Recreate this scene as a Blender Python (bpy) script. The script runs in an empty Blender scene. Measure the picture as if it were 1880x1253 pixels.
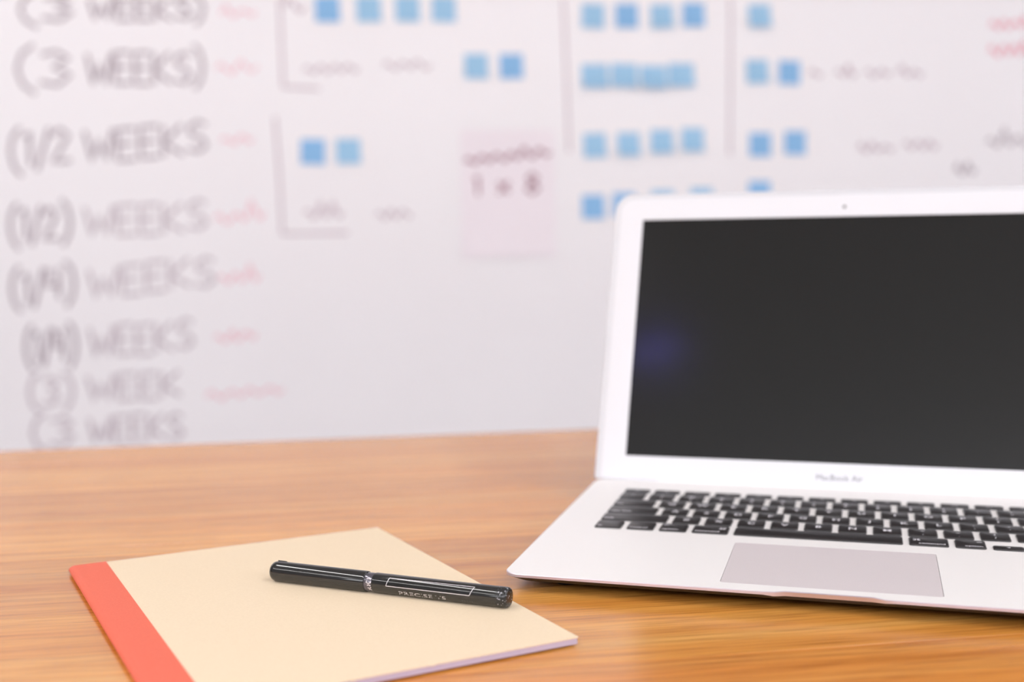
import bpy, bmesh, math, random
from mathutils import Vector, Matrix, Euler

random.seed(7)
sc = bpy.context.scene
COL = sc.collection
R = math.radians
TABLE = 0.74                       # height of the table top


def lin(r, g, b):
    f = lambda c: (c / 255) / 12.92 if c / 255 <= 0.04045 else ((c / 255 + 0.055) / 1.055) ** 2.4
    return (f(r), f(g), f(b), 1.0)


# ---------------------------------------------------------------- camera
cam_d = bpy.data.cameras.new('camera')
cam = bpy.data.objects.new('camera', cam_d)
COL.objects.link(cam)
rt = Vector((0.9860365, -0.1661168, -0.0117104))
dn = Vector((-0.0241676, -0.0731688, -0.9970267))
fw = Vector((0.1647661, 0.9833878, -0.0761618))
m = Matrix((rt, -dn, -fw)).transposed().to_4x4()
m.translation = Vector((-0.0926509, -0.5922484, 0.1752609 + TABLE))
cam.matrix_world = m
cam_d.sensor_fit = 'HORIZONTAL'
cam_d.sensor_width = 36.0
cam_d.lens = 2174.6 / 1880 * 36.0
cam_d.clip_start = 0.01
cam_d.dof.use_dof = True
cam_d.dof.focus_distance = 0.595
cam_d.dof.aperture_fstop = 4.4
sc.camera = cam

# ---------------------------------------------------------------- world, exposure
w = bpy.data.worlds.new('daylight')
sc.world = w
w.use_nodes = True
bg = w.node_tree.nodes['Background']
bg.inputs[0].default_value = (0.95, 0.96, 1.0, 1)
bg.inputs[1].default_value = 4.1
sc.view_settings.view_transform = 'Standard'
sc.view_settings.look = 'None'
sc.view_settings.gamma = 1.0
sc.view_settings.use_curve_mapping = False
sc.view_settings.exposure = 0.29
sc.cycles.use_denoising = True
LAMP = 16.0                         # radiance of the ceiling tubes' diffusers


# ---------------------------------------------------------------- materials
def mat(name, col, rough=0.5, metal=0.0, spec=0.5, emit=None):
    mt = bpy.data.materials.new(name)
    mt.use_nodes = True
    b = mt.node_tree.nodes['Principled BSDF']
    b.inputs['Base Color'].default_value = col
    b.inputs['Roughness'].default_value = rough
    b.inputs['Metallic'].default_value = metal
    b.inputs['Specular IOR Level'].default_value = spec
    if emit:
        b.inputs['Emission Color'].default_value = col
        b.inputs['Emission Strength'].default_value = emit
    return mt


def grain(mt, scale, lo, hi, detail=3, bump=0.0, coords='Object', stretch=(1, 1, 1)):
    """fine procedural variation of the base colour, with optional relief"""
    nt = mt.node_tree
    b = nt.nodes['Principled BSDF']
    tc = nt.nodes.new('ShaderNodeTexCoord')
    mp = nt.nodes.new('ShaderNodeMapping')
    mp.inputs['Scale'].default_value = stretch
    n = nt.nodes.new('ShaderNodeTexNoise')
    n.inputs['Scale'].default_value = scale
    n.inputs['Detail'].default_value = detail
    r = nt.nodes.new('ShaderNodeValToRGB')
    r.color_ramp.elements[0].position = 0.3
    r.color_ramp.elements[1].position = 0.7
    r.color_ramp.elements[0].color = lo
    r.color_ramp.elements[1].color = hi
    L = nt.links.new
    L(tc.outputs[coords], mp.inputs[0])
    L(mp.outputs[0], n.inputs['Vector'])
    L(n.outputs['Fac'], r.inputs[0])
    L(r.outputs[0], b.inputs['Base Color'])
    if bump:
        bp = nt.nodes.new('ShaderNodeBump')
        bp.inputs['Strength'].default_value = bump
        bp.inputs['Distance'].default_value = 0.0002
        L(n.outputs['Fac'], bp.inputs['Height'])
        L(bp.outputs[0], b.inputs['Normal'])
    return mt


def wood_mat():
    mt = mat('oiled_wood', lin(205, 140, 80), 0.3, spec=0.7)
    nt = mt.node_tree
    b = nt.nodes['Principled BSDF']
    L = nt.links.new
    tc = nt.nodes.new('ShaderNodeTexCoord')
    oi = nt.nodes.new('ShaderNodeObjectInfo')
    mul = nt.nodes.new('ShaderNodeMath'); mul.operation = 'MULTIPLY'; mul.inputs[1].default_value = 37.0
    L(oi.outputs['Random'], mul.inputs[0])

    def noise(sx, sy, detail, rough=0.55, dist=0.0):
        mp = nt.nodes.new('ShaderNodeMapping')
        mp.inputs['Scale'].default_value = (sx, sy, 1.0)
        n = nt.nodes.new('ShaderNodeTexNoise')
        n.noise_dimensions = '4D'
        n.inputs['Scale'].default_value = 1.0
        n.inputs['Detail'].default_value = detail
        n.inputs['Roughness'].default_value = rough
        n.inputs['Distortion'].default_value = dist
        L(tc.outputs['Object'], mp.inputs[0])
        L(mp.outputs[0], n.inputs['Vector'])
        L(mul.outputs[0], n.inputs['W'])
        return n.outputs['Fac']

    def ramp(fac, stops):
        r = nt.nodes.new('ShaderNodeValToRGB')
        els = r.color_ramp.elements
        while len(els) < len(stops):
            els.new(0.5)
        for e, (pos, c) in zip(els, stops):
            e.position = pos
            e.color = c
        L(fac, r.inputs[0])
        return r.outputs[0]

    def mix(mode, fac, a, c):
        mx = nt.nodes.new('ShaderNodeMix')
        mx.data_type = 'RGBA'
        mx.blend_type = mode
        mx.inputs[0].default_value = fac
        L(a, mx.inputs[6])
        L(c, mx.inputs[7])
        return mx.outputs[2]

    broad = noise(1.3, 42.0, 3.0, 0.5, 0.6)
    base = ramp(broad, [(0.28, lin(*WOOD[0])), (0.5, lin(*WOOD[1])), (0.72, lin(*WOOD[2]))])
    mid = noise(6.0, 210.0, 3.0, 0.6, 0.3)
    midc = ramp(mid, [(0.3, lin(220, 211, 204)), (0.6, (1, 1, 1, 1))])
    fine = noise(22.0, 900.0, 2.0, 0.6)
    finec = ramp(fine, [(0.34, lin(178, 156, 138)), (0.5, (1, 1, 1, 1))])
    c = mix('MULTIPLY', 0.75, base, midc)
    c = mix('MULTIPLY', 0.55, c, finec)
    c = mix('MULTIPLY', 1.0, c, oi.outputs['Color'])
    L(c, b.inputs['Base Color'])
    rr = nt.nodes.new('ShaderNodeMapRange')
    rr.inputs['To Min'].default_value = 0.2
    rr.inputs['To Max'].default_value = 0.3
    L(mid, rr.inputs['Value'])
    L(rr.outputs[0], b.inputs['Roughness'])
    bp = nt.nodes.new('ShaderNodeBump')
    bp.inputs['Strength'].default_value = 0.12
    bp.inputs['Distance'].default_value = 0.0002
    L(fine, bp.inputs['Height'])
    L(bp.outputs[0], b.inputs['Normal'])
    return mt


WOOD = [(226, 150, 68), (240, 169, 82), (246, 186, 104)]
M = {
    'wood': wood_mat(),
    'board': grain(mat('whiteboard_enamel', lin(249, 243, 246), 0.35), 1.5, lin(247, 241, 244), lin(250, 245, 248)),
    'paint': grain(mat('wall_paint', lin(225, 220, 218), 0.8), 30, lin(222, 217, 215), lin(228, 223, 221), bump=0.1),
    'shade_wall': grain(mat('dark_blocking_wall', lin(96, 94, 98), 0.8), 30, lin(93, 91, 95), lin(99, 97, 101), bump=0.1),  # dark coat for the added walls that hold back fill light
    'ceiling': grain(mat('ceiling_paint', lin(205, 202, 200), 0.9), 40, lin(202, 199, 197), lin(208, 205, 203), bump=0.1),
    'carpet': grain(mat('grey_carpet', lin(180, 176, 174), 0.95), 220, lin(166, 162, 161), lin(192, 188, 186), bump=0.6),
    'trim': mat('trim_paint', lin(236, 234, 232), 0.5),
    'alu': grain(mat('bead_blasted_aluminium', lin(245, 241, 240), 0.5, 0.06), 2600, lin(244, 240, 239), lin(247, 243, 242), bump=0.03),
    'alu_edge': mat('shade_tinted_aluminium_edge', lin(222, 212, 224), 0.4, 0.7),  # same aluminium as the base, the lip's shading tinted into its colour
    'lid_alu': mat('lid_aluminium', lin(216, 215, 220), 0.45, 0.1),
    'bezel': mat('silver_bezel', lin(228, 227, 232), 0.5, spec=0.2),
    'trackpad': grain(mat('trackpad_glass', lin(222, 212, 214), 0.35), 2200, lin(219, 209, 211), lin(225, 215, 217)),
    'bottom': mat('shade_dark_underside', lin(58, 55, 57), 0.6),  # aluminium shell coloured dark to stand in for the shade beneath it
    'gap': mat('dark_gap', lin(70, 64, 66), 0.8),
    'key': mat('black_key_plastic', lin(41, 37, 38), 0.36, spec=0.75),
    'legend': mat('key_legend_ink', lin(252, 248, 255), 0.5),
    'screen': mat('screen_glass', lin(32, 32, 32), 0.12, spec=0.35),
    'lettering': mat('grey_lettering', lin(112, 110, 118), 0.5),
    'rubber': mat('black_rubber', lin(30, 30, 30), 0.7),
    'steel': mat('table_steel', lin(120, 120, 122), 0.4, 0.8),
    'frame': mat('anodised_frame', lin(190, 190, 194), 0.4, 0.6),
    'note': grain(mat('blue_note_paper', lin(166, 208, 239), 0.8), 60, lin(158, 202, 237), lin(170, 211, 240)),
    'note_dark': grain(mat('deep_blue_note_paper', lin(146, 194, 238), 0.8), 60, lin(138, 188, 236), lin(152, 199, 240)),
    'pink': mat('pink_paper', lin(249, 238, 244), 0.8),
    'marker': mat('grey_marker_ink', lin(168, 152, 161), 0.6),
    'marker_soft': mat('worn_marker_ink', lin(197, 182, 190), 0.6),
    'marker_red': mat('red_marker_ink', lin(240, 150, 168), 0.6),
    'marker_rose': mat('faded_red_marker_ink', lin(246, 188, 200), 0.6),
    'marker_plum': mat('plum_marker_ink', lin(160, 98, 118), 0.6),
    'marker_line': mat('ruled_marker_ink', lin(199, 176, 187), 0.6),
    'kraft': grain(mat('cream_card', lin(242, 220, 189), 0.75), 900, lin(240, 218, 187), lin(244, 223, 193), bump=0.05),
    'red': grain(mat('red_cloth_tape', lin(241, 114, 89), 0.7), 1500, lin(239, 111, 86), lin(243, 119, 94), bump=0.1),
    'pages': grain(mat('shaded_page_edges', lin(192, 178, 200), 0.8), 1.0, lin(184, 170, 194), lin(200, 187, 208), stretch=(1, 1, 9000)),  # white paper; its shade is put into this lavender grey
    'pen': mat('glossy_black_plastic', lin(42, 42, 42), 0.05, spec=0.7),
    'pen_ring': mat('smoked_clear_ring', lin(110, 106, 114), 0.15, 0.5),
    'silver_ink': mat('silver_print', lin(222, 216, 220), 0.35, 0.2),
    'dim_ink': mat('faded_print', lin(112, 106, 106), 0.5),
    'tube': mat('lamp_diffuser', (1.0, 0.985, 0.97, 1), 0.5, emit=LAMP),
    'violet': mat('violet_diffuser', (0.22, 0.2, 1.0, 1), 0.5, emit=14.0),
    'lamp_body': mat('lamp_housing', lin(235, 235, 235), 0.5),
}
# scratched black plastic for the worn end of the pen
sm = mat('scratched_black_plastic', lin(44, 44, 44), 0.2, spec=0.45)
nt = sm.node_tree
_tc = nt.nodes.new('ShaderNodeTexCoord')
_n = nt.nodes.new('ShaderNodeTexNoise'); _n.inputs['Scale'].default_value = 900; _n.inputs['Detail'].default_value = 4
_r = nt.nodes.new('ShaderNodeValToRGB')
_r.color_ramp.elements[0].position = 0.60; _r.color_ramp.elements[0].color = lin(46, 46, 46)
_r.color_ramp.elements[1].position = 0.68; _r.color_ramp.elements[1].color = lin(190, 188, 198)
nt.links.new(_tc.outputs['Object'], _n.inputs['Vector'])
nt.links.new(_n.outputs['Fac'], _r.inputs[0])
nt.links.new(_r.outputs[0], nt.nodes['Principled BSDF'].inputs['Base Color'])
M['scratched'] = sm


# ---------------------------------------------------------------- mesh helpers
def mesh_obj(name, verts, faces, material, parent=None, smooth=False, loc=None, rot=None):
    me = bpy.data.meshes.new(name)
    me.from_pydata([tuple(v) for v in verts], [], faces)
    bm = bmesh.new(); bm.from_mesh(me)
    bmesh.ops.recalc_face_normals(bm, faces=bm.faces)
    bm.to_mesh(me); bm.free()
    return link(name, me, material, parent, smooth, loc, rot)


def link(name, me, material, parent=None, smooth=False, loc=None, rot=None):
    if material:
        me.materials.append(material)
    if smooth:
        me.polygons.foreach_set('use_smooth', [True] * len(me.polygons))
    o = bpy.data.objects.new(name, me)
    COL.objects.link(o)
    if parent:
        o.parent = parent
    if loc is not None:
        o.location = loc
    if rot is not None:
        o.rotation_euler = rot
    return o


def sharp_by_angle(o, deg=35):
    me = o.data
    bm = bmesh.new(); bm.from_mesh(me)
    for f in bm.faces:
        f.smooth = True
    for e in bm.edges:
        if len(e.link_faces) == 2 and e.calc_face_angle(0) > R(deg):
            e.smooth = False
    bm.to_mesh(me); bm.free()
    return o


def empty(name, loc, rot=(0, 0, 0), label=None, cat=None, group=None):
    o = bpy.data.objects.new(name, None)
    o.empty_display_size = 0.05
    COL.objects.link(o)
    o.location = loc
    o.rotation_euler = rot
    return tag(o, label, cat, group)


def tag(o, label=None, cat=None, group=None, kind=None):
    for k, v in (('label', label), ('category', cat), ('group', group), ('kind', kind)):
        if v:
            o[k] = v
    return o


def rrect(x0, y0, x1, y1, r, n=6):
    """rounded rectangle outline; r one radius or four (SW, SE, NE, NW)"""
    rr = r if isinstance(r, (tuple, list)) else (r,) * 4
    pts = []
    for (cx, cy, a0, q) in ((x0 + rr[0], y0 + rr[0], 180, rr[0]), (x1 - rr[1], y0 + rr[1], 270, rr[1]),
                            (x1 - rr[2], y1 - rr[2], 0, rr[2]), (x0 + rr[3], y1 - rr[3], 90, rr[3])):
        for k in range(n + 1):
            a = R(a0 + 90 * k / n)
            pts.append((cx + q * math.cos(a), cy + q * math.sin(a)))
    return pts


def loft(rings, cap=True):
    v, f = [], []
    n = len(rings[0])
    for r in rings:
        v += r
    for i in range(len(rings) - 1):
        for k in range(n):
            a, b = i * n + k, i * n + (k + 1) % n
            f.append((a, b, b + n, a + n))
    if cap:
        f.append(tuple(range(n))[::-1])
        f.append(tuple(range((len(rings) - 1) * n, len(rings) * n)))
    return v, f


def box(x0, y0, z0, x1, y1, z1, bev=0.0):
    if not bev:
        v = [(x, y, z) for z in (z0, z1) for (x, y) in ((x0, y0), (x1, y0), (x1, y1), (x0, y1))]
        return v, [(3, 2, 1, 0), (4, 5, 6, 7), (0, 1, 5, 4), (1, 2, 6, 5), (2, 3, 7, 6), (3, 0, 4, 7)]
    b = bev
    q = lambda i, z: [(x0 + i, y0 + i, z), (x1 - i, y0 + i, z), (x1 - i, y1 - i, z), (x0 + i, y1 - i, z)]
    return loft([q(b, z0), q(0, z0 + b), q(0, z1 - b), q(b, z1)])


def join(*parts):
    V, F = [], []
    for v, f in parts:
        k = len(V)
        V += v
        F += [tuple(i + k for i in q) for q in f]
    return V, F


def ribbon(pts, wd, f3=lambda u, v: (u, v, 0)):
    """flat stroke of width wd along 2-D points, mapped to 3-D by f3"""
    V, F = [], []
    n = len(pts)
    for i, (x, y) in enumerate(pts):
        a = pts[max(i - 1, 0)]; b = pts[min(i + 1, n - 1)]
        dx, dy = b[0] - a[0], b[1] - a[1]
        l = math.hypot(dx, dy) or 1
        nx, ny = -dy / l * wd / 2, dx / l * wd / 2
        V += [f3(x + nx, y + ny), f3(x - nx, y - ny)]
        if i:
            F.append((2 * i - 2, 2 * i - 1, 2 * i + 1, 2 * i))
    return V, F


def holed(outer, hole, z, zf):
    """top sheet with one hole; returns mesh data"""
    bm = bmesh.new()
    eds = []
    for loop in (outer, hole):
        vs = [bm.verts.new((x, y, z)) for x, y in loop]
        for i in range(len(vs)):
            eds.append(bm.edges.new((vs[i], vs[(i + 1) % len(vs)])))
    bmesh.ops.triangle_fill(bm, use_beauty=True, edges=eds)
    bm.verts.index_update()
    V = [v.co[:] for v in bm.verts]
    F = [tuple(v.index for v in f.verts) for f in bm.faces]
    bm.free()
    return V, F


def text_data(s, size, align='LEFT', bold=0.0):
    """lettering as plain mesh data: vertices in metres and faces"""
    cu = bpy.data.curves.new('lettering', 'FONT')
    cu.body = s
    cu.size = size
    cu.resolution_u = 2
    cu.offset = bold * size
    cu.align_x = align
    o = bpy.data.objects.new('lettering', cu)
    COL.objects.link(o)
    me = bpy.data.meshes.new_from_object(o)
    V = [v.co[:] for v in me.vertices]
    F = [tuple(p.vertices) for p in me.polygons]
    bpy.data.objects.remove(o)
    bpy.data.curves.remove(cu)
    bpy.data.meshes.remove(me)
    return V, F


# ---------------------------------------------------------------- the room
BY = 1.8163                        # front face of the whiteboard


def struct(name, data, material):
    return tag(mesh_obj(name, data[0], data[1], material), kind='structure')


struct('floor', box(-4.3, -2.85, -0.1, 4.7, 1.98, 0.0), M['carpet'])
struct('wall_back', box(-4.2, 1.88, 0.0, 4.6, 1.98, 2.7), M['paint'])
# unseen walls added to block fill light: full on left, lower front and right
struct('shade_wall_front', box(-4.3, -2.85, 0.0, 4.7, -2.7, 1.6), M['shade_wall'])
struct('shade_wall_left', box(-4.3, -2.7, 0.0, -4.2, 1.88, 2.65), M['shade_wall'])
struct('shade_wall_right', box(4.6, -2.7, 0.0, 4.7, 1.88, 2.2), M['shade_wall'])
struct('ceiling', box(-4.2, -2.7, 2.65, 4.6, 1.98, 2.75), M['ceiling'])
struct('baseboard_back', box(-4.2, 1.865, 0.0, 4.6, 1.88, 0.09, 0.002), M['trim'])


def ceiling_light(x, y, label):
    t = empty('ceiling_light', (x, y, 2.65), label=label, cat='ceiling light', group='long ceiling strip lights')
    hv, hf = box(-0.11, -0.93, -0.05, 0.11, 0.93, 0.0, 0.004)
    mesh_obj('housing', hv, hf, M['lamp_body'], t)
    dv, df = box(-0.07, -0.91, -0.056, 0.07, 0.91, -0.0502)
    mesh_obj('diffuser', dv, df, M['tube'], t)


ceiling_light(-3.0, -0.9, 'long white ceiling strip light, the leftmost of three above the room')
ceiling_light(-1.25, -0.17, 'long white ceiling strip light above the notebook end of the table')
ceiling_light(1.1, -1.3, 'long white ceiling strip light to the right, above the laptop end of the table')

vl = empty('violet_lamp', (-1.175, -1.4, 2.65), (0, 0, R(-5)), 'small violet ceiling lamp mirrored as a streak in the laptop screen', 'ceiling lamp')
mesh_obj('housing', *box(-0.08, -0.025, -0.03, 0.08, 0.025, 0.0, 0.003), M['lamp_body'], vl)
mesh_obj('diffuser', *box(-0.072, -0.017, -0.034, 0.072, 0.017, -0.0302), M['violet'], vl)

# ---------------------------------------------------------------- whiteboard
wb = empty('whiteboard', (0.4, BY, TABLE + 0.0025), label='large whiteboard on the back wall covered in faint handwriting', cat='whiteboard')
OX = 0.4
bv, bf = box(-2.6, 0.0, -0.44, 2.4, 0.03, 1.35)
mesh_obj('panel', bv, bf, M['board'], wb)
fr = join(box(-2.63, -0.006, 1.35, 2.43, 0.064, 1.38, 0.002), box(-2.63, -0.006, -0.47, 2.43, 0.064, -0.44, 0.002),
          box(-2.63, -0.006, -0.44, -2.6, 0.064, 1.35, 0.002), box(2.4, -0.006, -0.44, 2.43, 0.064, 1.35, 0.002))
mesh_obj('frame', fr[0], fr[1], M['frame'], wb)

GL = {
    '(': (.42, [[(.34, 1.22), (.14, .95), (.06, .5), (.14, .05), (.34, -.25)]]),
    ')': (.42, [[(.02, 1.22), (.22, .95), (.3, .5), (.22, .05), (.02, -.25)]]),
    'W': (.86, [[(0, 1), (.18, 0), (.37, .7), (.56, 0), (.76, 1)]]),
    'E': (.62, [[(.5, 1), (0, 1), (0, .5), (0, 0), (.5, 0)], [(0, .52), (.42, .52)]]),
    'K': (.66, [[(0, 1), (0, 0)], [(.5, 1), (.02, .45), (.54, 0)]]),
    'S': (.6, [[(.5, .86), (.3, 1), (.06, .86), (.08, .62), (.42, .4), (.5, .18), (.28, 0), (0, .12)]]),
    '3': (.6, [[(.04, .92), (.28, 1), (.48, .8), (.22, .54), (.5, .3), (.28, 0), (0, .1)]]),
    '4': (.62, [[(.1, 1), (.04, .45), (.5, .45)], [(.42, 1), (.42, 0)]]),
    '5': (.6, [[(.5, 1), (.1, 1), (.06, .58), (.4, .6), (.5, .28), (.28, 0), (0, .1)]]),
    '1': (.32, [[(.02, .84), (.16, 1), (.16, 0)]]),
    '2': (.6, [[(.02, .8), (.24, 1), (.46, .78), (.02, 0), (.5, .02)]]),
    '8': (.6, [[(.26, .54), (.06, .76), (.26, 1), (.46, .76), (.26, .54), (.02, .26), (.26, 0), (.5, .26), (.26, .54)]]),
    'x': (.6, [[(.02, .7), (.46, .05)], [(.46, .7), (.02, .05)]]),
    '/': (.4, [[(.36, 1.1), (0, -.15)]]),
    ' ': (.35, []),
}


def scribble(n, rnd):
    """an unreadable handwritten squiggle n humps long"""
    pts = []
    for k in range(n * 4 + 1):
        hgt = rnd.choice((.5, .55, .62, 1.0)) if k % 4 == 1 else (.0 if k % 4 == 3 else .3)
        pts.append((k * .13 + rnd.uniform(-.04, .04), hgt + rnd.uniform(-.06, .06)))
    return [(n * .52, [pts])]


def handwriting(items, material, wd, name='handwriting'):
    rnd = random.Random(sum(abs(i[1]) for i in items))
    V, F = [], []
    for (txt, xa, za, xb, zb, hh) in items:
        glyphs = scribble(int(txt[1:]), rnd) if txt[0] == '~' else [GL[c] for c in txt]
        tot = sum(g[0] for g in glyphs)
        L = math.hypot(xb - xa, zb - za)
        kx = L / tot
        pen_x = 0
        for adv, strokes in glyphs:
            jy = rnd.uniform(-.04, .04)
            for st in strokes:
                pts = []
                for i in range(len(st)):
                    if i:
                        for q in (1, 2):
                            u = st[i - 1][0] + (st[i][0] - st[i - 1][0]) * q / 2
                            v = st[i - 1][1] + (st[i][1] - st[i - 1][1]) * q / 2
                            pts.append((u, v))
                    else:
                        pts.append(st[0])
                P = []
                for u, v in pts:
                    s = (pen_x + u) * kx
                    P.append((xa + (xb - xa) * s / L, za + (zb - za) * s / L + (v + jy) * hh))
                d = ribbon(P, wd, lambda x, z: (x / 1000 - OX, -0.0003 - len(F) * 1e-7, z / 1000))
                k = len(V)
                V += d[0]
                F += [tuple(i + k for i in f) for f in d[1]]
            pen_x += adv
    return mesh_obj(name, V, F, material, wb)


LEFT = [('(3 WEEKS)', -634, 618, -282, 629, 45), ('(3 WEEKS)', -644, 496, -286, 508, 63),
        ('(1/2 WEEKS', -660, 342, -285, 373, 63), ('(1/2) WEEKS', -666, 200, -289, 222, 60),
        ('(1/4) WEEKS', -668, 79, -277, 113, 60), ('(1/4) WEEKS', -646, -36, -323, -12, 61),
        ('(3) WEEK', -644, -119, -347, -105, 53), ('(3 WEEKS', -643, -198, -349, -189, 53)]
for k, it in enumerate(LEFT):
    head, tail = it[0].split(' ')
    q = 0.36
    hx, hz = it[1] + (it[3] - it[1]) * q, it[2] + (it[4] - it[2]) * q
    handwriting([(head, it[1], it[2], hx - 14, hz, it[5])], M['marker' if k < 6 else 'marker_soft'], 7)
    handwriting([(tail, hx + 6, hz, it[3], it[4], it[5] * 0.92)], M['marker' if k < 3 else 'marker_soft'], 7)
for it in [('~2', -256, 630, -189, 637, 25), ('~2', -270, 524, -192, 530, 33), ('~2', -264, 384, -201, 391, 29),
           ('~3', -279, 228, -184, 241, 38), ('~3', -277, 110, -195, 119, 38), ('~3', -286, -5, -206, 3, 36),
           ('~4', -305, -119, -156, -107, 28), ('~4', 1372, 639, 1475, 647, 27), ('~4', 1373, 584, 1475, 591, 34)]:
    handwriting([it], M['marker_red' if it[1] > 0 else 'marker_rose'], 6 if it[1] > 0 else 5)
for it in [('~4', -99, 526, 7, 533, 27), ('~3', 58, 534, 150, 540, 34), ('~3', -106, 240, -29, 244, 33),
           ('~3', 38, 239, 107, 243, 28)]:
    handwriting([it], M['marker_line'], 5)
for it in [('~1', -136, 647, -92, 648, 31), ('~1', 958, 534, 986, 536, 13), ('~2', 1017, 535, 1061, 537, 25),
           ('~2', 1085, 536, 1142, 538, 25), ('~2', 1160, 537, 1217, 537, 23), ('~3', 1069, 376, 1150, 379, 20),
           ('~3', 1175, 381, 1254, 384, 30)]:
    handwriting([it], M['marker_line'], 6)
for it in [('~3', 1370, 386, 1470, 393, 40), ('~2', 1297, 325, 1342, 330, 25)]:
    handwriting([it], M['marker'], 6)
for (a, b, mtl) in [((-149, 900), (-141, 500), 'marker_line'), ((-141, 500), (-70, 497), 'marker_line'),
                    ((-158, 441), (-150, 211), 'marker_line'), ((-150, 211), (-20, 212), 'marker_line'),
                    ((416, 900), (435, 373), 'marker_line'), ((781, 900), (781, 368), 'marker_line')]:
    dv, df = ribbon([a, ((a[0] + b[0]) / 2 + 1.5, (a[1] + b[1]) / 2), b], 5,
                    lambda x, z: (x / 1000 - OX, -0.0002, z / 1000))
    mesh_obj('marker_line', dv, df, M['marker_line'], wb)


# ---------------------------------------------------------------- paper on the board
def sheet(wd, ht, th, curl, n=6, skew=0.0):
    """a sheet stuck by its upper edge, centred at x, hanging in -z, the lower edge curling towards -y"""
    V, F = [], []
    for side in (0, 1):
        for j in range(n + 1):
            t = j / n
            for i in (0, 1, 2):
                x = (i / 2 - .5) * wd
                out = curl * t ** 2.2 * (1 + skew * (i - 1))
                V.append((x, -0.0006 - out - (th if side == 0 else 0), ht / 2 - ht * t + out * 0.25))
    k = 3 * (n + 1)
    for j in range(n):
        for i in (0, 1):
            a = j * 3 + i
            F.append((a, a + 1, a + 4, a + 3))
            F.append((k + a, k + a + 3, k + a + 4, k + a + 1))
    ring = [j * 3 for j in range(n + 1)] + [n * 3 + 1] + [j * 3 + 2 for j in range(n, -1, -1)] + [1]
    for q in range(len(ring)):
        a, b = ring[q], ring[(q + 1) % len(ring)]
        F.append((a, b, b + k, a + k))
    return V, F


NOTES = [
    ('A', -51, 652, 1, 2), ('A', 30, 654, 0, 2), ('A', 107, 656, 0, 2), ('A', 180, 657, 0, 2),
    ('B', 244, 545, 0, 3), ('B', 316, 546, 1, 2), ('C', -86, 373, 1, 2), ('C', -16, 374, 0, 3),
    ('D', 487, 650, 0, 3), ('D', 558, 652, 1, 2), ('D', 633, 652, 0, 7), ('D', 701, 657, 1, 3),
    ('E', 490, 528, 0, 8), ('E', 552, 530, 0, 8), ('E', 614, 527, 0, 14), ('E', 674, 532, 0, 9),
    ('F', 489, 387, 0, 4), ('F', 561, 389, 0, 9), ('F', 632, 395, 0, 9), ('F', 699, 399, 0, 8),
    ('G', 485, 261, 1, 3), ('G', 551, 265, 1, 3), ('G', 634, 270, 0, 4), ('G', 719, 275, 0, 4),
    ('H', 845, 657, 0, 10), ('I', 841, 542, 0, 4), ('I', 912, 541, 1, 2), ('J', 848, 390, 1, 2), ('J', 926, 394, 1, 2),
    ('K', 847, 289, 1, 3)]
ROWDESC = {
    'A': ('in the top row, above left of the pink sheet', 'notes in the top row left of centre'),
    'B': ('of the pair directly above the pink sheet', 'note pair above the pink sheet'),
    'C': ('of the pair standing alone left of the pink sheet', 'note pair left of the pink sheet'),
    'D': ('in the topmost row of the tall middle column', 'notes of the middle column'),
    'E': ('in the second, touching row of the middle column', 'notes of the middle column'),
    'F': ('in the third row of the middle column', 'notes of the middle column'),
    'G': ('in the lowest middle row, just above the laptop lid', 'notes of the middle column'),
    'H': ('', 'notes of the right column'),
    'I': ('of the right column\'s upper pair', 'notes of the right column'),
    'J': ('of the right column\'s lower pair', 'notes of the right column'),
    'K': ('', 'notes of the right column'),
}
cnt = {}
for n in NOTES:
    cnt[n[0]] = cnt.get(n[0], 0) + 1
seen = {}
for (row, x, z, deep, curl) in NOTES:
    i = seen.get(row, 0)
    seen[row] = i + 1
    shade = 'deep blue' if deep else 'light blue'
    if row == 'H':
        lab = 'single light blue sticky note at the top of the right column, lower edge curling'
    elif row == 'K':
        lab = 'deep blue sticky note at the bottom of the right column, half behind the laptop lid'
    else:
        which = {2: ['left', 'right'], 4: ['leftmost', 'second', 'third', 'rightmost']}[cnt[row]][i]
        lab = f'{which} {shade} sticky note {ROWDESC[row][0]}'
    sv, sf = sheet(0.048 if row != 'E' else 0.056, 0.050, 0.0002, curl / 1000, skew=random.uniform(-.4, .4))
    o = mesh_obj('sticky_note', sv, sf, M['note_dark' if deep else 'note'], None, True,
                 (x / 1000, BY, z / 1000 + TABLE + 0.0025), (0, R(random.uniform(-2, 2)), 0))
    sharp_by_angle(o, 50)
    tag(o, lab, 'sticky note', ROWDESC[row][1])

pk = empty('pink_sheet', (0.307, BY, 0.2905 + TABLE), label='pale pink paper sheet on the whiteboard with plum handwriting', cat='paper')
sv, sf = sheet(0.194, 0.26, 0.0002, 0.003)
sharp_by_angle(mesh_obj('paper', sv, sf, M['pink'], pk, True), 50)


def on_pink(items):
    for it in items:
        o = handwriting([it], M['marker_plum'], 6)
        o.parent = pk
        for v in o.data.vertices:
            v.co.x += OX - 0.307
            v.co.y -= 0.0012
            v.co.z -= 0.288


on_pink([('~6', 217, 347, 394, 367, 24), ('1', 236, 286, 252, 287, 37), ('x', 285, 288, 315, 290, 34), ('8', 343, 289, 375, 292, 40)])

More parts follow.
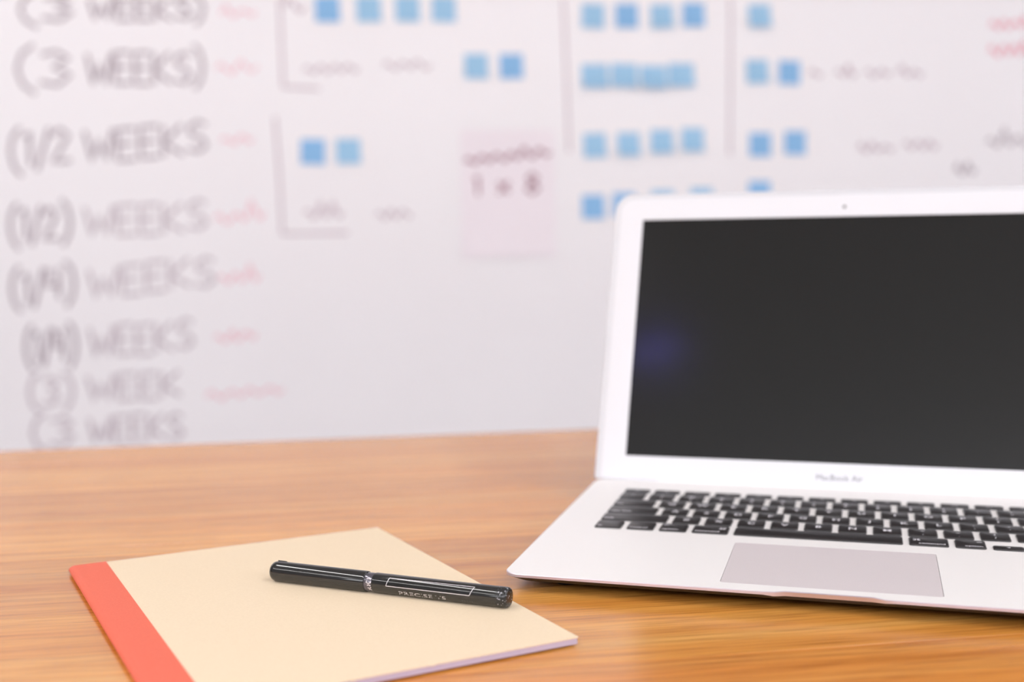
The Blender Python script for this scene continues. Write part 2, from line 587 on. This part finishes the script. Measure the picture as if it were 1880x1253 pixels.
# ---------------------------------------------------------------- table
tb = empty('wooden_table', (0.1, 0.0, 0.0), label='warm brown plank-topped wooden table under the laptop and notebook', cat='table')
SEAMS = [-0.46, -0.342, -0.228, -0.114, 0.002, 0.117, 0.218, 0.322, 0.426, 0.528]
TINTS = [(236, 220, 208), (236, 220, 208), (240, 222, 206), (246, 240, 230), (234, 226, 222), (252, 248, 242), (240, 232, 226), (254, 250, 246), (250, 242, 238)]
for y0, y1, tint in zip(SEAMS, SEAMS[1:], TINTS):
    pv, pf = box(-1.2, -(y1 - y0) / 2 + 0.00008, -0.032, 1.2, (y1 - y0) / 2 - 0.00008, 0.0, 0.00012)
    mesh_obj('plank', pv, pf, M['wood'], tb, loc=(0, (y0 + y1) / 2, TABLE)).color = lin(*tint)
av, af = join(box(-1.05, -0.36, -0.09, 1.05, -0.335, -0.032), box(-1.05, 0.395, -0.09, 1.05, 0.42, -0.032),
              box(-1.05, -0.335, -0.09, -1.025, 0.395, -0.032), box(1.025, -0.335, -0.09, 1.05, 0.395, -0.032))
mesh_obj('apron', av, af, M['steel'], tb, loc=(0, 0, TABLE))
for lx in (-1.02, 1.02):
    for ly in (-0.33, 0.39):
        lv, lf = box(lx - .03, ly - .03, 0.0, lx + .03, ly + .03, TABLE - 0.09, 0.003)
        mesh_obj('leg', lv, lf, M['steel'], tb)

# ---------------------------------------------------------------- laptop (local frame: x along front edge, y back, z up)
YAW = R(-26.25)
TILT = math.atan(7.0 / 227)
lp = empty('laptop', (0, 0, TABLE + 0.0095), (TILT, 0, YAW),
           'open silver laptop with black keys and a dark blank screen', 'laptop')
mm = lambda pts, z: [(x / 1000, y / 1000, z / 1000 if not callable(z) else z(x, y) / 1000) for x, y in pts]


def base_outline(inset, notch):
    pts = rrect(inset, inset, 325 - inset, 227 - inset, (9, 9, 11, 11), 8)
    out = []
    # split the front edge finely so the finger notch can be cut into it
    for i, (x, y) in enumerate(pts):
        out.append((x, y))
        if i == 8:
            for q in range(1, 60):
                out.append((pts[8][0] + (pts[9][0] - pts[8][0]) * q / 60.0, y))
    res = []
    for x, y in out:
        if y < 1:
            d = abs(x - 162.3)
            k = 1.0 if d < 22.5 else max(0.0, 1 - (d - 22.5) / 4.0)
            k = k * k * (3 - 2 * k)
            y += notch * k
        res.append((x, y))
    # pull two sample columns to the notch ends
    return res


zt = lambda y: -(9.5 + 7.0 * y / 227)
side = lambda x, y: -1.6 - 4.6 * max(0, y) / 227 - (0.9 * min(1.0, y / 0.8) if 0 < y < 4 and 130 < x < 195 else 0)
low = lambda x, y: max(zt(y) + 2.6, -4.6 - 5.6 * max(0, y) / 227)
o0 = base_outline(0.3, 2.8)
o1 = base_outline(0.0, 2.5)
o2 = base_outline(0.0, 3.2)
o3 = base_outline(5.0, 0.0)
o4 = base_outline(15.0, 0.0)
TX0, TX1, TY0, TY1 = 109.9, 215.1, 10.0, 83.9
hole = rrect(TX0, TY0, TX1, TY1, 2.2, 5)
v, f = loft([mm(o2, side), mm(o1, -0.35), mm(o0, 0.0)], cap=False)
sharp_by_angle(mesh_obj('edge_band', v, f, M['alu_edge'], lp), 28)
tv, tf = holed(o0, hole, 0, 0)
tv = [(x / 1000, y / 1000, 0.0) for x, y, z in tv]
hv, hf = loft([mm(hole, -0.9), mm(hole, 0.0)], cap=False)
V, F = join((tv, tf), (hv, hf))
me = bpy.data.meshes.new('base')
me.from_pydata(V, [], F)
bm = bmesh.new(); bm.from_mesh(me)
bmesh.ops.remove_doubles(bm, verts=bm.verts, dist=1e-6)
bmesh.ops.recalc_face_normals(bm, faces=bm.faces)
bm.to_mesh(me); bm.free()
base = link('base', me, M['alu'], lp)
sharp_by_angle(base, 28)
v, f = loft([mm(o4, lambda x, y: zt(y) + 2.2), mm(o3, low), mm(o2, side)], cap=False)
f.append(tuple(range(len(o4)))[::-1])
sharp_by_angle(mesh_obj('shaded_bottom_cover', v, f, M['bottom'], lp), 40)
gv, gf = loft([mm(hole, -1.2), mm(hole, -0.9)])
mesh_obj('trackpad_well', gv, gf, M['gap'], lp)
tpi = rrect(TX0 + .22, TY0 + .22, TX1 - .22, TY1 - .22, 2.0, 5)
tpj = rrect(TX0 + .34, TY0 + .34, TX1 - .34, TY1 - .34, 1.9, 5)
gv, gf = loft([mm(tpi, -0.9), mm(tpi, -0.12), mm(tpj, -0.05)])
mesh_obj('trackpad', gv, gf, M['trackpad'], lp)
for fx, fy in ((28, 26), (297, 26), (28, 200), (297, 200)):
    ring = [(fx + 7 * math.cos(a * math.pi / 8), fy + 7 * math.sin(a * math.pi / 8)) for a in range(16)]
    fv, ff = loft([mm(ring, lambda x, y: zt(y) + 0.02), mm(ring, lambda x, y: zt(y) + 2.9)])
    mesh_obj('rubber_foot', fv, ff, M['rubber'], lp)

# keys
U = 18.98
GAP = 3.33
KX = 162.5 - 271.9 / 2
KY = 97.2
PITCH = 18.0
CAP = 15.2
ROWS = [
    [('fn', 1), ('control', 1), ('option', 1), ('command', 1.25), ('', 5), ('command_r', 1.25), ('option_r', 1)],
    [('shift', 2.25)] + [(c, 1) for c in ['Z', 'X', 'C', 'V', 'B', 'N', 'M', '<\n,', '>\n.', '?\n/']] + [('shift_r', 2.25)],
    [('caps lock', 1.75)] + [(c, 1) for c in ['A', 'S', 'D', 'F', 'G', 'H', 'J', 'K', 'L', ':\n;', '"\n\'']] + [('return_r', 1.75)],
    [('tab', 1.5)] + [(c, 1) for c in ['Q', 'W', 'E', 'R', 'T', 'Y', 'U', 'I', 'O', 'P', '{\n[', '}\n]']] + [('|\n\\', 1)],
    [('~\n`', 1)] + [(c, 1) for c in ['!\n1', '@\n2', '#\n3', '$\n4', '%\n5', '^\n6', '&\n7', '*\n8', '(\n9', ')\n0', '_\n-', '+\n=']] + [('delete_r', 1.5)],
    [('esc', 14.5 / 14)] + [('F%d' % i, 14.5 / 14) for i in range(1, 13)] + [('', 14.5 / 14)],
]
_text_cache = {}


def txt(s, size, align='LEFT'):
    k = (s, size, align)
    if k not in _text_cache:
        _text_cache[k] = text_data(s, size, align, 0.012)
    return _text_cache[k]


def looped_square(sz):
    """the looped-square sign on the command keys, from thin ribbons"""
    h = sz / 2
    q = h * .38
    parts = []
    for a in (-q, q):
        parts.append(ribbon([(-h * .62, a), (h * .62, a)], sz * .11))
        parts.append(ribbon([(a, -h * .62), (a, h * .62)], sz * .11))
    for sx in (-1, 1):
        for sy in (-1, 1):
            cx, cy, r = sx * h * .68, sy * h * .68, h * .3
            parts.append(ribbon([(cx + r * math.cos(t * math.pi / 5), cy + r * math.sin(t * math.pi / 5)) for t in range(11)], sz * .11))
    return join(*parts)


KZ = 0.95


def make_key(x0, x1, y0, y1, lab):
    cx, cy = (x0 + x1) / 2, (y0 + y1) / 2
    hx, hy = (x1 - x0) / 2, (y1 - y0) / 2
    k0 = rrect(-hx, -hy, hx, hy, 1.6, 4)
    k1 = rrect(-hx + .12, -hy + .12, hx - .12, hy - .12, 1.6, 4)
    k2 = rrect(-hx + .55, -hy + .55, hx - .55, hy - .55, 1.3, 4)
    kv, kf = loft([mm(k0, -0.25), mm(k0, KZ - .42), mm(k1, KZ - .14), mm(k2, KZ)])
    o = mesh_obj('key', kv, kf, M['key'], lp, True, (cx / 1000, cy / 1000, 0))
    sharp_by_angle(o, 50)
    right = lab.endswith('_r')
    s = lab[:-2] if right else lab
    if not s:
        return o
    parts = []

    def put(t, size, x, y, align='LEFT'):
        d = txt(t, size, align)
        parts.append(([(a + x, b + y, 0) for a, b, c in d[0]], d[1]))
    if len(s) == 1:
        put(s, 6.4, 0, -2.0, 'CENTER')
    elif '\n' in s:
        a, b = s.split('\n')
        put(a, 4.2, 0, 1.6, 'CENTER')
        put(b, 4.2, 0, -4.6, 'CENTER')
    elif hy < 6:
        put(s, 2.4, 0, -1.2, 'CENTER')
    else:
        sz = 3.5
        if right:
            put(s, sz, hx - 1.6, -hy + 1.9, 'RIGHT')
        else:
            put(s, sz, -hx + 1.6, -hy + 1.9)
        if s == 'command':
            d = looped_square(3.4)
            sx = -hx + 4.0 if right else hx - 3.6
            parts.append(([(a + sx, b + hy - 5.4, 0) for a, b, c in d[0]], d[1]))
        if s == 'option':
            put('alt', 2.8, hx - 1.6 if right else -hx + 1.6, hy - 4.6, 'RIGHT' if right else 'LEFT')
    lv, lf = join(*parts)
    mesh_obj('legend', [(a / 1000, b / 1000, (KZ + .02) / 1000) for a, b, c in lv], lf, M['legend'], o)
    return o


for r, row in enumerate(ROWS):
    x = 0.0
    y0 = KY + r * PITCH
    hgt = 8.0 if r == 5 else CAP
    for lab, wd in row:
        make_key(KX + x * U, KX + (x + wd) * U - GAP, y0, y0 + hgt, lab)
        x += wd
for col, yy, hh, ang in ((11.5, KY, 7.2, 180), (12.5, KY, 7.2, 270), (12.5, KY + 8.0, 7.2, 90), (13.5, KY, 7.2, 0)):
    k = make_key(KX + col * U, KX + (col + 1) * U - GAP, yy, yy + hh, '')
    a = R(ang)
    tri = [(0.0011 * math.cos(a + t), 0.0011 * math.sin(a + t), (KZ + .02) / 1000) for t in (0, 2.3, -2.3)]
    mesh_obj('legend', tri, [(0, 1, 2)], M['legend'], k)

# lid
LA = 2.0033
ce, se = math.cos(LA), math.sin(LA)


def Ld(x, d, h):
    """point on the lid: x across, d up from the hinge line, h out of its front face (mm)"""
    return (x / 1000, (223.9 - ce * d - se * h) / 1000, (-0.44 + se * d - ce * h) / 1000)


lidring = lambda i, h, r=12: [Ld(x, d, h) for x, d in rrect(-2 + i, 0.6 + i, 327 - i, 217.5 - i, (1.5, 1.5, r, r), 8)]
v, f = loft([lidring(.9, 0), lidring(.25, -.2), lidring(0, -.7), lidring(0, -2.6), lidring(1.2, -4.0, 11.5), lidring(4, -4.8, 10)])
o = mesh_obj('lid', v, f, M['lid_alu'], lp)
sharp_by_angle(o, 40)
SX0, SX1, SD0, SD1 = 162.5 - 143.5, 162.5 + 143.5, 17.7, 196.2
bo = rrect(2.6, 2.0, 322.4, 212.6, (1, 1, 9.5, 9.5), 8)
bo2 = rrect(2.2, 1.6, 322.8, 213.0, (1.2, 1.2, 9.9, 9.9), 8)
bi = [(SX0, SD0), (SX1, SD0), (SX1, SD1), (SX0, SD1)]
hv, hf = holed(bo, bi, 0, 0)
hv = [Ld(x, y, .55) for x, y, z in hv]
s1 = loft([[Ld(x, d, 0.0) for x, d in bo2], [Ld(x, d, .3) for x, d in bo2], [Ld(x, d, .55) for x, d in bo]], cap=False)
s2 = loft([[Ld(x, d, 0.02) for x, d in bi], [Ld(x, d, .55) for x, d in bi]], cap=False)
V, F = join((hv, hf), s1, s2)
o = mesh_obj('bezel', V, F, M['bezel'], lp)
sharp_by_angle(o, 30)
scr = [(SX0 + .02, SD0 + .02), (SX1 - .02, SD0 + .02), (SX1 - .02, SD1 - .02), (SX0 + .02, SD1 - .02)]
v, f = loft([[Ld(x, d, 0.02) for x, d in scr], [Ld(x, d, .2) for x, d in scr]])
mesh_obj('screen', v, f, M['screen'], lp)
circ = [(162.5 + 1.15 * math.cos(t * math.pi / 10), 203.5 + 1.15 * math.sin(t * math.pi / 10)) for t in range(20)]
v, f = loft([[Ld(x, d, .5) for x, d in circ], [Ld(x, d, .58) for x, d in circ]])
mesh_obj('webcam', v, f, M['rubber'], lp)
d = text_data('MacBook Air', 4.6, 'CENTER')
xs = [a for a, b, c in d[0]]
k = 29.6 / (max(xs) - min(xs))
mx = (max(xs) + min(xs)) / 2
mesh_obj('lettering', [Ld(162.4 + (a - mx) * k, 6.0 + b * k, .57) for a, b, c in d[0]], d[1], M['lettering'], lp)
hr = [(4.2 * math.cos(t * math.pi / 8), 4.2 * math.sin(t * math.pi / 8)) for t in range(16)]
v, f = loft([[(xx / 1000, (227.0 + a) / 1000, (-2.6 + b) / 1000) for a, b in hr] for xx in (42, 283)])
o = mesh_obj('hinge', v, f, M['alu'], lp)
sharp_by_angle(o, 40)

# ---------------------------------------------------------------- notebook (local frame: x away from the spine, y towards the far edge)
p_tl = Vector((-0.22872, 0.08242)); p_tr = Vector((-0.05648, 0.13953)); p_br = Vector((0.02233, -0.08991))
ex = (p_tr - p_tl).normalized()
NW, NH, NT = (p_tr - p_tl).length, (p_br - p_tr).length, 0.0041
nb = empty('notebook', (p_tl.x, p_tl.y, TABLE), (0, 0, math.atan2(ex.y, ex.x)),
           'cream card notebook with a red taped spine lying on the table', 'notebook')
pv, pf = box(0.0036, -NH + 0.0006, 0.0009, NW - 0.0005, -0.0008, NT - 0.00035, 0.0001)
mesh_obj('page_block', pv, pf, M['pages'], nb)
cover = [(0.004, -NH), (0.03, -NH), (0.0742, -NH), (0.0751, -NH - .0007), (0.0764, -NH - .0006), (0.0772, -NH),
         (0.109, -NH), (0.110, -NH - .0006), (0.1113, -NH - .0006), (0.112, -NH), (0.131, -NH), (0.1317, -NH - .0004),
         (0.1325, -NH), (NW - .0006, -NH), (NW, -NH + .0006), (NW, -.0006), (NW - .0006, 0), (0.004, 0)]
mesh_obj('front_cover', *loft([[(x, y, NT - .00035) for x, y in cover], [(x, y, NT) for x, y in cover]]), M['kraft'], nb)
back = [(0.0045, -NH + .0045), (NW - .0035, -NH + .0045), (NW - .0035, -.0035), (0.0045, -.0035)]
mesh_obj('back_cover', *loft([[(x, y, 0.00005) for x, y in back], [(x, y, 0.0009) for x, y in back]]), M['kraft'], nb)
# red tape folded round the spine: profile in x,z, extruded along the spine
prof = [(0.0192, NT + .00002), (0.0192, NT + .00022)]
for t in range(0, 10):
    a = R(90 + 10 * t)
    prof.append((0.0032 + 0.0038 * math.cos(a), NT + .00022 - 0.0024 + 0.0024 * math.sin(a)))
prof += [(-.0002, 0.0014), (0.0006, 0.0009), (0.0022, 0.0007), (0.0044, 0.0002), (0.0060, 0.00002), (0.0192, 0.00002), (0.0192, 0.0004), (0.0062, 0.0005), (0.0046, 0.0009), (0.0022, 0.0014), (0.0016, 0.0022), (0.0032, NT + .00002)]
v, f = loft([[(x, yy, z) for x, z in prof] for yy in (-NH - .0001, 0.0001)])
o = mesh_obj('spine_tape', v, f, M['red'], nb)
sharp_by_angle(o, 40)

# ---------------------------------------------------------------- pen (local frame: x from the cap end, -y towards the viewer)
pa = Vector((-0.11601, 0.03011)); pb = Vector((-0.00315, -0.04301))
pd = (pb - pa).normalized()
PR = 0.00515 * 1.0148
pn = empty('pen', (pa.x, pa.y, TABLE + NT + PR), (0, 0, math.atan2(pd.y, pd.x)),
           'glossy black capped rollerball pen with silver print lying on the cream notebook', 'pen')

pn.scale = (1.0148, 1.0148, 1.0148)


def lathe(prof, n=40):
    V, F = [], []
    for (x, r) in prof:
        V += [(x / 1000, -r / 1000 * math.cos(2 * math.pi * k / n), r / 1000 * math.sin(2 * math.pi * k / n)) for k in range(n)]
    for i in range(len(prof) - 1):
        for k in range(n):
            a, b = i * n + k, i * n + (k + 1) % n
            F.append((a, b, b + n, a + n))
    F.append(tuple(range(n)))
    F.append(tuple(range((len(prof) - 1) * n, len(prof) * n)))
    return V, F


def part(name, prof, material, deg=40):
    o = mesh_obj(name, *lathe(prof), material, pn)
    return sharp_by_angle(o, deg)


part('cap', [(-0.95, 1.6), (-0.85, 3.0), (-0.4, 4.0), (0.4, 4.66), (1.4, 5.0), (2.6, 5.13), (4.0, 5.15), (54.6, 5.15), (55.4, 5.02), (55.6, 4.7)], M['pen'])
part('ink_window', [(55.2, 4.55), (55.6, 4.62), (60.2, 4.62), (60.5, 4.5)], M['pen_ring'])
part('barrel', [(59.9, 4.5), (60.0, 4.8), (60.5, 4.92), (127.0, 4.92), (127.1, 4.7)], M['pen'])
part('end_plug', [(126.9, 4.7), (127.0, 4.93), (130.8, 4.93), (131.8, 4.75), (132.3, 4.3), (132.4, 3.9)], M['scratched'])


def P(ax, th, r):
    a = R(th)
    return (ax / 1000, -r / 1000 * math.cos(a), r / 1000 * math.sin(a))


# clip on the far side of the cap, its root showing over the top
cl = []
for th0, th1, a0, a1, r0, r1 in ((104, 172, 1.6, 6.6, 4.8, 5.5), (146, 172, 6.0, 42.0, 5.4, 6.3)):
    ring = [(a0, th0), (a1, th0), (a1, (th0 + th1) / 2), (a1, th1), (a0, th1), (a0, (th0 + th1) / 2)]
    cl.append(loft([[P(a, t, r0) for a, t in ring], [P(a, t, r1) for a, t in ring]]))
mesh_obj('clip', *join(*cl), M['pen'], pn)


def wrap(pts_list, wd, r):
    parts = []
    for pts in pts_list:
        fine = []
        for i in range(len(pts) - 1):
            n = 8
            for q in range(n):
                t = q / n
                fine.append((pts[i][0] + (pts[i + 1][0] - pts[i][0]) * t, pts[i][1] + (pts[i + 1][1] - pts[i][1]) * t))
        fine.append(pts[-1])
        parts.append(ribbon(fine, wd, lambda s, u: P(s, math.degrees(u / r), r)))
    return join(*parts)


RB = 4.95
arc = lambda th: R(th) * RB
quad = [(69.6, arc(53)), (68.4, arc(4)), (113.6, arc(4)), (115.6, arc(56))]
mesh_obj('printed_outline', *wrap([[quad[0], quad[1]], [quad[1], quad[2]], [quad[2], quad[3]], [quad[3], quad[0]]], .34, RB), M['silver_ink'], pn)
d = text_data('PRECISE V5', 3.0)
xs = [a for a, b, c in d[0]]
k = 25.6 / (max(xs) - min(xs))
mesh_obj('lettering', [P(74.8 + a * k, math.degrees((b * 1.05 + arc(-20) - 2.1) / RB), RB) for a, b, c in d[0]], d[1], M['silver_ink'], pn)
marks = [[(109.5 + q * 1.3, arc(-31)), (109.9 + q * 1.3, arc(-37))] for q in range(5)]
mesh_obj('fine_print', *wrap(marks, .22, RB), M['dim_ink'], pn)
RW_ = 4.66
ra = lambda th: R(th) * RW_
sq = [[(57.0, ra(34)), (59.0, ra(36)), (59.4, ra(30))], [(57.4, ra(22)), (57.0, ra(12)), (58.2, ra(6)), (59.6, ra(12)), (59.2, ra(20))],
      [(57.6, ra(-6)), (58.6, ra(-2)), (59.6, ra(-8))], [(57.8, ra(-22)), (58.8, ra(-26)), (59.8, ra(-18))], [(58.2, ra(-38)), (59.2, ra(-34)), (59.9, ra(-40))]]
mesh_obj('ring_print', *wrap(sq, .5, RW_), M['silver_ink'], pn)
